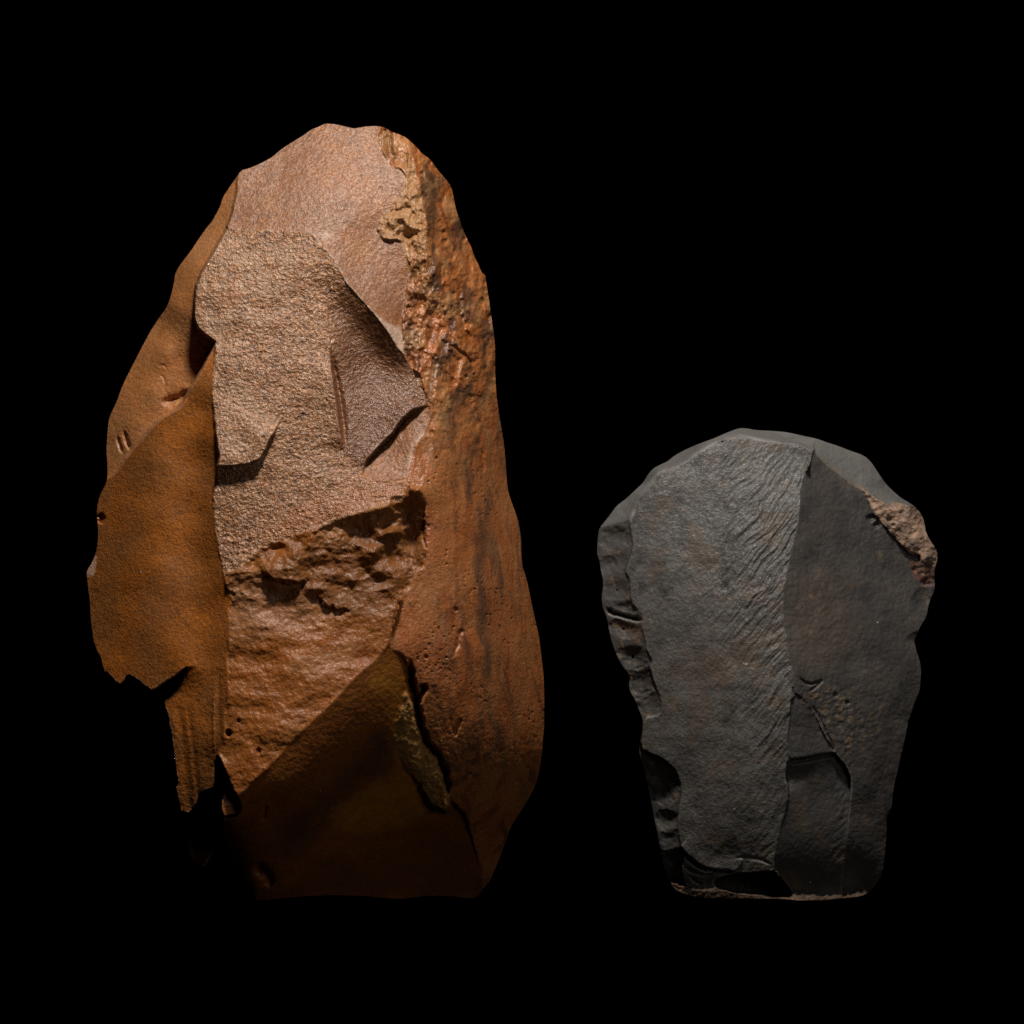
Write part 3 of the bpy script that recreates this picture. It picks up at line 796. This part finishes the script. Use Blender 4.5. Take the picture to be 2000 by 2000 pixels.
# ------------------------------------------------------------------ the smaller black scraper
def black_stone(h_off):
    OUT = [(1438,838),(1448,836),(1461,837),(1475,840),(1513,842),(1536,844),(1563,850),(1596,857),(1612,863),(1637,871),(1662,881),(1681,887),(1693,894),(1704,906),(1718,928),(1730,945),(1745,960),(1759,972),(1776,982),(1788,990),(1797,1001),(1803,1012),(1806,1024),(1808,1038),(1815,1053),(1825,1067),(1830,1077),(1831,1090),(1829,1100),(1825,1113),(1825,1127),(1826,1142),(1824,1156),(1817,1171),(1813,1183),(1811,1198),(1806,1210),(1798,1222),(1792,1237),(1785,1249),(1788,1264),(1792,1278),(1797,1293),(1799,1309),(1798,1330),(1796,1349),(1791,1361),(1785,1374),(1780,1392),(1774,1407),(1772,1421),(1768,1440),(1763,1461),(1757,1487),(1752,1510),(1746,1535),(1743,1557),(1742,1574),(1737,1586),(1732,1597),(1731,1607),(1732,1619),(1730,1648),(1728,1673),(1725,1694),(1721,1708),(1715,1721),(1707,1733),(1696,1744),(1682,1750),(1661,1753),(1636,1755),(1605,1758),(1585,1758),(1560,1759),(1547,1757),(1518,1755),(1490,1755),(1450,1754),(1424,1755),(1376,1754),(1353,1750),(1335,1745),(1322,1739),(1316,1734),(1308,1720),(1301,1706),(1295,1682),(1289,1655),(1285,1630),(1279,1603),(1275,1582),(1269,1551),(1262,1518),(1255,1491),(1250,1475),(1248,1462),(1251,1446),(1255,1427),(1256,1405),(1248,1386),(1241,1367),(1231,1351),(1228,1338),(1231,1324),(1227,1314),(1217,1302),(1207,1285),(1200,1268),(1192,1243),(1188,1220),(1185,1206),(1179,1191),(1176,1177),(1175,1163),(1178,1148),(1178,1131),(1174,1117),(1171,1094),(1166,1082),(1167,1059),(1169,1038),(1172,1030),(1181,1019),(1192,1005),(1204,988),(1223,974),(1241,957),(1256,943),(1266,926),(1277,914),(1289,908),(1304,901),(1316,891),(1333,881),(1357,870),(1378,862),(1395,856),(1415,847)]
    st = Stone(OUT, 1.6)
    X, Y = st.X, st.Y
    inner = [(1231,1017),(1239,993),(1252,968),(1268,945),(1287,924),(1306,914),(1330,906),(1353,891),(1374,877),(1401,863),(1426,854),(1446,851),(1463,854),(1492,860),(1525,865),(1550,864),(1570,870),(1588,880)]
    ridge = [(1588,880),(1579,912),(1567,935),(1562,959),(1560,997),(1558,1024),(1548,1055),(1542,1090),(1536,1123),(1529,1162),(1528,1191),(1534,1233),(1538,1274),(1548,1311),(1548,1336),(1544,1378),(1540,1419),(1536,1450),(1542,1473),(1535,1489),(1534,1516),(1541,1545),(1539,1566),(1529,1603),(1518,1644),(1512,1675),(1512,1694)]
    foot = [(1519,1694),(1494,1699),(1467,1705),(1444,1701),(1417,1702),(1380,1698),(1359,1686),(1337,1665)]
    left = [(1328,1648),(1324,1607),(1326,1580),(1332,1545),(1324,1508),(1297,1483),(1268,1472),(1250,1462),(1256,1400),(1289,1396),(1293,1374),(1283,1347),(1272,1316),(1268,1303),(1275,1293),(1262,1270),(1260,1247),(1250,1218),(1258,1210),(1243,1187),(1233,1179),(1229,1131),(1221,1117),(1237,1071),(1235,1048),(1229,1021)]
    # bevelled upper and left margins lie under everything
    st.region('bevel', [(1100,780),(1640,780),(1650,940),(1585,915)] + [(x + (1450 - x) * .14, y + (1250 - y) * .12) for x, y in inner[::-1]] + [(1280,1090),(1100,1090)], [
        (1172,1030,-72),(1204,988,-72),(1256,943,-72),(1304,901,-74),(1357,870,-74),(1438,838,-74),(1513,842,-70),(1596,857,-60),
        (1231,1017,-14),(1252,968,-16),(1287,924,-16),(1330,906,-16),(1374,877,-17),(1426,854,-22),(1463,854,-24),(1525,865,-24),(1585,880,-18),
        (1175,1163,-58),(1192,1243,-56),(1228,1338,-52),(1248,1462,-54),(1279,1603,-62),(1301,1706,-70),(1233,1131,-14),(1250,1218,-12),(1275,1293,-10),(1293,1374,-8),(1300,1483,-14),(1332,1545,-10),(1328,1648,-16)], jit=0, part='bevel')
    st.region('side', [(1100,1026),(1172,1031),(1196,1022),(1231,1016),(1270,1020)] + [(x + 34, y) for x, y in left[::-1][1:]] + [(1380,1668),(1380,1720),(1340,1760),(1250,1760),(1100,1600)], [
        (1172,1030,-72),(1231,1019,-18),(1175,1163,-62),(1192,1243,-60),(1228,1338,-56),(1248,1462,-56),(1279,1603,-66),(1301,1706,-76),(1320,1735,-90),(1233,1131,-12),(1250,1218,-10),(1275,1293,-8),(1293,1374,-6),(1300,1483,-12),(1332,1545,-8),(1328,1648,-16),(1340,1700,-50)], jit=0, part='side')
    # right half
    st.region('right', ridge + [(1519,1694),(1518,1704),(1529,1719),(1539,1733),(1550,1800),(1900,1800),(1900,1060),(1850,1066),(1806,1066),(1788,1052),(1766,1030),(1738,1000),(1720,978),(1702,942),(1674,936),(1646,908),(1620,892),(1592,874)], [
        (1588,880,-24),(1579,912,-10),(1562,959,10),(1560,997,22),(1548,1055,34),(1536,1123,46),(1528,1191,54),(1538,1274,58),(1548,1336,58),(1540,1419,58),(1536,1489,54),(1539,1566,48),(1518,1644,40),(1512,1694,32),
        (1690,965,-52),(1637,926,-40),(1745,1048,-64),(1790,1090,-86),(1826,1120,-96),(1811,1198,-86),(1785,1249,-72),(1799,1309,-78),(1780,1392,-72),(1757,1487,-66),(1742,1574,-60),(1730,1648,-58),(1715,1721,-62),(1661,1753,-58),
        (1620,1000,-16),(1680,1060,-42),(1740,1120,-62),(1640,1150,-2),(1640,1300,8),(1720,1200,-38),(1720,1300,-32),(1660,1400,0),(1700,1500,-24),(1690,1650,-28),(1600,1050,4)], part='right_scar', jit=1.2)
    # upper right bevel
    st.region('bevel_r', [(1588,880),(1612,908),(1637,924),(1666,950),(1690,958),(1704,975),(1728,985),(1750,984),(1776,990),(1850,960),(1700,820),(1590,840)], [
        (1596,857,-62),(1588,880,-24),(1612,908,-30),(1637,924,-38),(1666,953,-44),(1700,975,-50),(1750,985,-72),(1662,881,-76),(1693,894,-84),(1718,928,-86),(1759,972,-94),(1790,990,-98),(1640,890,-58),(1690,930,-66)], part='bevel_r', jit=.6, weld=[[(1590,886),(1612,912),(1637,929),(1666,957),(1690,966)]])
    # left rippled face
    st.region('main', inner + ridge[1:] + foot + left, [
        (1231,1017,-12),(1252,968,-14),(1287,924,-14),(1330,906,-14),(1374,877,-15),(1426,854,-20),(1463,854,-22),(1525,865,-22),(1588,880,-16),
        (1579,912,-6),(1562,959,14),(1560,997,26),(1548,1055,38),(1536,1123,50),(1528,1191,58),(1538,1274,62),(1548,1336,62),(1540,1419,62),(1536,1489,58),(1539,1566,52),(1518,1644,44),(1512,1694,34),
        (1233,1131,-8),(1250,1218,-6),(1275,1293,-4),(1293,1374,-2),(1300,1483,-8),(1332,1545,-4),(1328,1648,-12),(1380,1698,-6),(1444,1701,10),
        (1320,1000,2),(1400,950,4),(1480,930,0),(1300,1100,12),(1400,1080,30),(1480,1060,34),(1300,1220,12),(1400,1220,38),(1470,1220,50),(1380,1350,30),(1460,1380,50),(1400,1500,28),(1470,1560,44),(1400,1620,18),(1290,960,-4)], part='main_scar', jit=1.0, weld=[[(p[0] + 3, p[1]) for p in ridge[1:]]])
    # triangular scar and the long lower scar on the right of the ridge
    st.region('tri', [(1546,1355),(1577,1374),(1594,1398),(1608,1434),(1633,1469),(1605,1476),(1574,1482),(1542,1484),(1537,1450),(1541,1419)], [
        (1546,1357,50),(1577,1376,42),(1594,1398,30),(1608,1434,18),(1631,1468,8),(1574,1480,44),(1542,1482,56),(1540,1419,54)], part='right_scar', jit=1)
    st.region('low', [(1539,1483),(1574,1480),(1605,1473),(1630,1470),(1636,1479),(1653,1499),(1661,1524),(1661,1545),(1657,1586),(1653,1628),(1651,1669),(1647,1710),(1645,1765),(1547,1765),(1539,1739),(1529,1719),(1518,1704),(1512,1694),(1512,1675),(1518,1644),(1529,1603),(1539,1566),(1541,1545),(1534,1516)], [
        (1539,1487,44),(1605,1476,20),(1640,1485,-12),(1661,1535,-22),(1657,1586,-14),(1651,1669,-14),(1645,1750,-36),(1534,1516,34),(1541,1545,40),(1529,1603,40),(1512,1690,28),(1550,1752,-16),(1600,1540,10),(1600,1640,14),(1590,1740,-14)], part='low_scar', jit=1)
    # pinkish rind at the upper right
    st.region('pink', [(1683,950),(1695,962),(1710,972),(1728,981),(1749,981),(1774,986),(1800,985),(1850,1000),(1850,1150),(1822,1142),(1800,1140),(1790,1120),(1792,1100),(1800,1094),(1790,1082),(1778,1086),(1766,1071),(1745,1048),(1718,1019),(1708,1003),(1699,993),(1694,972)], [
        (1690,960,-46),(1728,981,-46),(1774,987,-62),(1797,1001,-84),(1806,1030,-88),(1830,1085,-92),(1825,1127,-96),(1795,1125,-86),(1790,1090,-80),(1766,1071,-66),(1745,1048,-57),(1718,1019,-50),(1699,993,-48),(1770,1020,-54),(1795,1060,-62),(1810,1095,-76)], part='rind', jit=3, js=16)
    # foot: hollow with a brown lower rim, shelves
    st.region('rim', [(1300,1722),(1335,1728),(1370,1736),(1400,1724),(1440,1734),(1500,1741),(1560,1748),(1640,1751),(1700,1738),(1720,1800),(1300,1800)], [
        (1316,1732,-70),(1376,1738,-34),(1424,1739,-12),(1500,1745,-2),(1560,1750,-12),(1640,1750,-34),(1700,1740,-62),(1376,1755,-38),(1430,1756,-10),(1500,1757,3),(1560,1759,-6),(1600,1759,-20)], part='rim', jit=3, js=14)
    st.region('shelf', [(1337,1665),(1359,1688),(1380,1700),(1417,1704),(1440,1703),(1400,1722),(1400,1736),(1360,1738),(1340,1735),(1330,1700)], [
        (1337,1668,-22),(1380,1702,-8),(1435,1704,6),(1400,1730,-8),(1350,1735,-30),(1335,1700,-24)], part='shelf', jit=1)
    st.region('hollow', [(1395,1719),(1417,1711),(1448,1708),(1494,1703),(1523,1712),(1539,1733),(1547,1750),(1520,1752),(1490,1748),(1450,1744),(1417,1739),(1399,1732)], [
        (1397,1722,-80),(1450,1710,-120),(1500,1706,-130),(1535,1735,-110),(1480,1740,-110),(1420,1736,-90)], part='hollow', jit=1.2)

    st.fill()
    st.h -= 78 * np.clip((Y - 1280) / 470, 0, None)**2 * (1 - .3 * st.w['rim'])      # the face curves back towards the foot
    # steps and cracks
    arc = [(1333,1660),(1345,1676),(1361,1690),(1380,1699),(1405,1703),(1440,1703)]
    st.groove(arc, 3.5, 16, .2, 1)
    st.lip([(1330,1650)] + arc + [(1470,1640),(1380,1600)], arc, 8, 18, bw=1.4, jit=1)
    st.groove([(1335,1690),(1350,1702),(1372,1709),(1400,1706)], 2.4, 10, .2, 1)
    st.groove([(1430,1676),(1460,1674),(1490,1680),(1512,1692)], 3, 4, .25, 1)
    st.groove([(1345,1710),(1358,1722),(1372,1728)], 2.2, 8, .2, 1)
    scarp = [(1540,1482),(1574,1479),(1605,1472),(1632,1469)]
    st.groove([(1540,1488),(1574,1484),(1605,1477),(1632,1474)], 4, 14, .1, 1)
    st.groove([(1560,1322),(1572,1334),(1586,1336),(1604,1330),(1592,1342),(1578,1352)], 2.5, 7, .15, 1)
    st.groove([(1581,1373),(1600,1400),(1618,1440),(1634,1470)], 3, 5, .2, 1)
    st.groove([(1546,1338),(1552,1356),(1570,1368)], 2.5, 5, .2, 1)
    # retouch scars along the left margin
    for a in ((1204,1052,34,27,13,-.1),(1186,1104,22,19,11,.1),(1213,1099,15,20,6,.1),(1206,1152,30,24,9,-.1),(1222,1186,26,14,11,.2),(1218,1228,34,20,13,.3),(1236,1283,34,25,15,.5),(1255,1333,33,34,15,.5),
              (1262,1378,27,30,12,.5),(1256,1424,14,20,5,0),(1294,1528,38,52,22,.15),(1304,1602,25,24,15,.2),(1308,1638,22,22,13,.2),(1314,1680,22,24,11,.2),(1320,1716,18,16,8,0)):
        st.scoop(a[0], a[1], a[2], a[3], a[4] * .75, a[5], p=1.4, on='side')
    st.groove([(1182,1188),(1200,1198),(1225,1205),(1256,1211)], 4, 24, .15, 1)
    for a in ((1410,862,40,16,6,-.4),(1340,888,36,14,6,-.4),(1270,930,30,16,6,-.8),(1230,985,26,22,7,-.8),(1510,852,48,12,5,.05)):
        st.scoop(*a, p=1.8)
    # nicks of the right margin
    for a in ((1790,1250,16,16,6,0),(1740,1600,12,18,5,0),(1800,1170,20,22,5,0),(1740,950,26,18,5,.7)):
        st.scoop(*a, p=1.8)
    for (x, y, r, d) in ((1788,1112,7,7),(1736,1015,6,7),(1746,1026,5,6),(1700,1012,9,8),(1712,1026,7,7),(1632,1358,6,5),(1655,1372,5,5)):
        st.scoop(x, y, r, r, d)

    # natural relief
    W = st.w
    fine = fbm(X, Y, 8, 3, 111)
    med = fbm(X, Y, 60, 4, 121)
    c, s = math.cos(math.radians(-54)), math.sin(math.radians(-54))
    wx, wy = X + 14 * fbm(X, Y, 130, 2, 128), Y + 14 * fbm(X, Y, 130, 2, 129)
    u, v = wx * c + wy * s, -wx * s + wy * c
    ripp = 1 - 2 * np.abs(fbm(u * .15, v, 14, 3, 131, .5))
    dr = seg_dist(X, Y, ridge, False)[0]
    near = np.clip(1.15 * np.exp(-((X - 1492) / 88)**2 - ((Y - 1120) / 190)**2) + .5 * np.exp(-((X - 1505) / 50)**2 - ((Y - 1380) / 90)**2) + .3 * np.exp(-(dr / 60)**2), 0, 1.1)
    st.h += W['main'] * (near * 1.8 * ripp + (.35 + 1.3 * near) * fbm(u * .22, v, 10, 3, 141, .6) + .4 * fine + 1.9 * med)
    sp2 = np.exp(-(seg_dist(X, Y, [(1653,1560),(1652,1650),(1646,1745)], False)[0] / 26)**2)
    st.h += W['low'] * (1.0 * fbm(u * .35, v, 9, 3, 145, .6) * (.3 + sp2) + .4 * fine + 1.0 * med)
    for k, a in (('right', .6), ('tri', .6), ('bevel', .25), ('bevel_r', .5), ('side', .5), ('rim', 1.6), ('shelf', .8), ('hollow', 1.0)):
        st.h += W[k] * (a * fine + a * 3 * med)
    st.h += W['pink'] * (1.5 * fine + 6 * fbm(X, Y, 30, 3, 151))
    # rubbed patch of pitted crust
    crust = st.cover([(1560,1350),(1620,1335),(1680,1370),(1720,1410),(1690,1470),(1650,1475),(1620,1440),(1600,1400)], 22, 14, 30, 3)
    st.h += crust * 1.1 * fbm(X, Y, 10, 4, 161, .6)

    st.attr['warm'] = np.maximum.reduce([
        .9 * st.cover([(1275,1300),(1420,1230),(1530,1220),(1535,1320),(1430,1360),(1330,1420),(1260,1450),(1256,1400),(1295,1390)], 50, 30, 60, 2) * sstep(-.5, .4, fbm(X, Y, 60, 4, 171)),
        .6 * st.cover([(1535,1130),(1640,1130),(1680,1200),(1640,1300),(1560,1310),(1532,1200)], 40, 20, 60, 4),
        .7 * sstep(.25, .6, fbm(X, Y, 70, 4, 173)) * (W['main'] + W['low']),
        .8 * st.cover([(1250,1440),(1275,1440),(1275,1470),(1245,1475)], 8, 5)])
    st.attr['ochre'] = np.maximum.reduce([
        crust * sstep(.12, .5, fbm(X, Y, 15, 3, 181)) * .8,
        .75 * np.exp(-(seg_dist(X, Y, [(1612,900),(1640,925),(1668,942),(1690,958)], False)[0] / 5)**2) * sstep(-.2, .3, fbm(X, Y, 20, 3, 183)),
        .6 * sstep(.42, .9, fbm(X, Y, 24, 4, 185)) * (W['right'] + W['bevel_r'] * 1.2) * sstep(-.1, .5, fbm(X, Y, 110, 3, 189)),
        .8 * sstep(.42, .7, fbm(X, Y, 17, 3, 187)) * (W['side'] + .35 * W['main']),
        .7 * st.cover([(1195,1214),(1240,1218),(1258,1244),(1230,1240),(1200,1226)], 6, 4),
        .9 * np.exp(-((X - 1590) / 14)**2 - ((Y - 1360) / 6)**2)])
    st.attr['rindc'] = st.cover([(1672,942),(1692,956),(1715,972),(1735,982),(1752,983),(1776,990),(1796,998),(1850,1010),(1850,1110),(1812,1100),(1798,1092),(1784,1086),(1770,1074),(1748,1052),(1722,1024),(1712,1006),(1696,985)], 7, 5, 16, 8) * (.55 + .45 * sstep(-.45, .1, fbm(X, Y, 16, 3, 193)))
    st.attr['redstain'] = np.maximum(.55 * st.cover([(1778,1096),(1800,1096),(1826,1112),(1826,1142),(1806,1146),(1786,1126)], 8, 5, 14), st.attr['warm'] * 0)
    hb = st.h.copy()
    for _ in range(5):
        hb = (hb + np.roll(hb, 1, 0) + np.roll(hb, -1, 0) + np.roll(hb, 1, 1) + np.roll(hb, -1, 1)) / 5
    st.attr['wear_glint'] = np.clip((st.h - hb - .5) / 1.6, 0, 1) * (st.din > 5)  # edge wear and edge highlight, both painted paler on convex edges
    st.attr['wear_glint'] = np.maximum(.45 * st.attr['wear_glint'], 1.0 * np.exp(-(seg_dist(X, Y, inner[:15], False)[0] / 3.0)**2) * sstep(-.5, .3, fbm(X, Y, 50, 2, 191)))

    T = [('warm', (.112,.080,.057), .72), ('ochre', (.22,.145,.085), .7), ('wear_glint', (.30,.29,.28), .7), ('redstain', (.22,.07,.025), .8)]
    g1, g2, g3 = (.064,.061,.058), (.078,.074,.070), (.030,.028,.026)
    M = {
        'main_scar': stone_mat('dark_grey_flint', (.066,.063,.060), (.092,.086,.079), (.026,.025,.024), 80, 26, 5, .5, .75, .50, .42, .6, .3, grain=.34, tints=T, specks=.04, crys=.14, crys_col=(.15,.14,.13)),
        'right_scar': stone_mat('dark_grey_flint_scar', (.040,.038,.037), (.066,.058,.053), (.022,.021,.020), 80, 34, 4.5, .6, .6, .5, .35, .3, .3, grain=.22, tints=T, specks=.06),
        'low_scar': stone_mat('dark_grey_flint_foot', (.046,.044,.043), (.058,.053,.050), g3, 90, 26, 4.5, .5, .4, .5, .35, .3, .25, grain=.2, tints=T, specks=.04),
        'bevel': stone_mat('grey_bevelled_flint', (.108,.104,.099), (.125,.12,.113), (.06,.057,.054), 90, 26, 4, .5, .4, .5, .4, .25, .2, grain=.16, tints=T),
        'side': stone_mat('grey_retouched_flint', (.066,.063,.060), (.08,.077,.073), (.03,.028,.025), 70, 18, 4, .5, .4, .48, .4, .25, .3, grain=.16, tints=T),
        'rind': stone_mat('pinkish_rind', (.058,.053,.050), (.070,.063,.058), g3, 60, 16, 5, .6, .5, .65, .25, .6, .6, tints=[('rindc', (.36,.235,.165), .95), ('redstain', (.20,.065,.022), .75)]),
        'rim': stone_mat('brown_rim_crust', (.045,.028,.018), (.115,.066,.036), (.016,.012,.010), 34, 14, 5, .3, .9, .6, .3, .7, 1.0),
        'hollow': stone_mat('shaded_hollow_flint', (.03,.024,.02), (.04,.03,.022), (.012,.011,.010), 50, 14, 4, .5, .4, .6, .2, .4, .4),  # shade of the undercut put into a near-black copy of the flint
    }
    M['bevel_r'], M['shelf'] = M['bevel'], M['main_scar']
    root = empty('flaked_scraper', 1500, -60 + h_off, 'dark grey flaked stone with a pinkish patch at its upper right, the smaller stone', 'stone tool')
    kinds = {'main_scar': 'flake_scar', 'right_scar': 'flake_scar', 'low_scar': 'flake_scar', 'bevel': 'bevelled_edge', 'bevel_r': 'bevelled_edge', 'shelf': 'shelf', 'side': 'retouched_edge',
             'rind': 'rind', 'rim': 'foot_rim', 'hollow': 'recess'}
    labels = {'main_scar': 'broad rippled dark grey face left of the ridge', 'right_scar': 'smooth darker face right of the ridge',
              'low_scar': 'long dark scar at the lower right below a step', 'bevel': 'lighter grey bevelled upper margin', 'side': 'left margin nibbled by small scars',
              'rind': 'pinkish tan rough patch at the upper right', 'rim': 'thin brown crusted rim along the foot', 'hollow': 'shaded hollow at the foot'}
    back = stone_mat('dark_grey_flint_back', g1, g2, g3, 120, 22, 5, .5, .4, .5, .4, .4, .4)
    return st.build(root, h_off, -190, 70, M, labels, kinds, back)


z_brown = brown_stone()
# the smaller stone stands a little farther back, where its foot meets the same cloth
h_off = (1 - (ZC - z_brown) / ((BASE_PY - 1000) * S)) * D / S + 85.0
z_black = black_stone(h_off)
build_backdrop(min(z_brown, z_black) - 0.0003)
print('feet', z_brown, z_black, h_off)
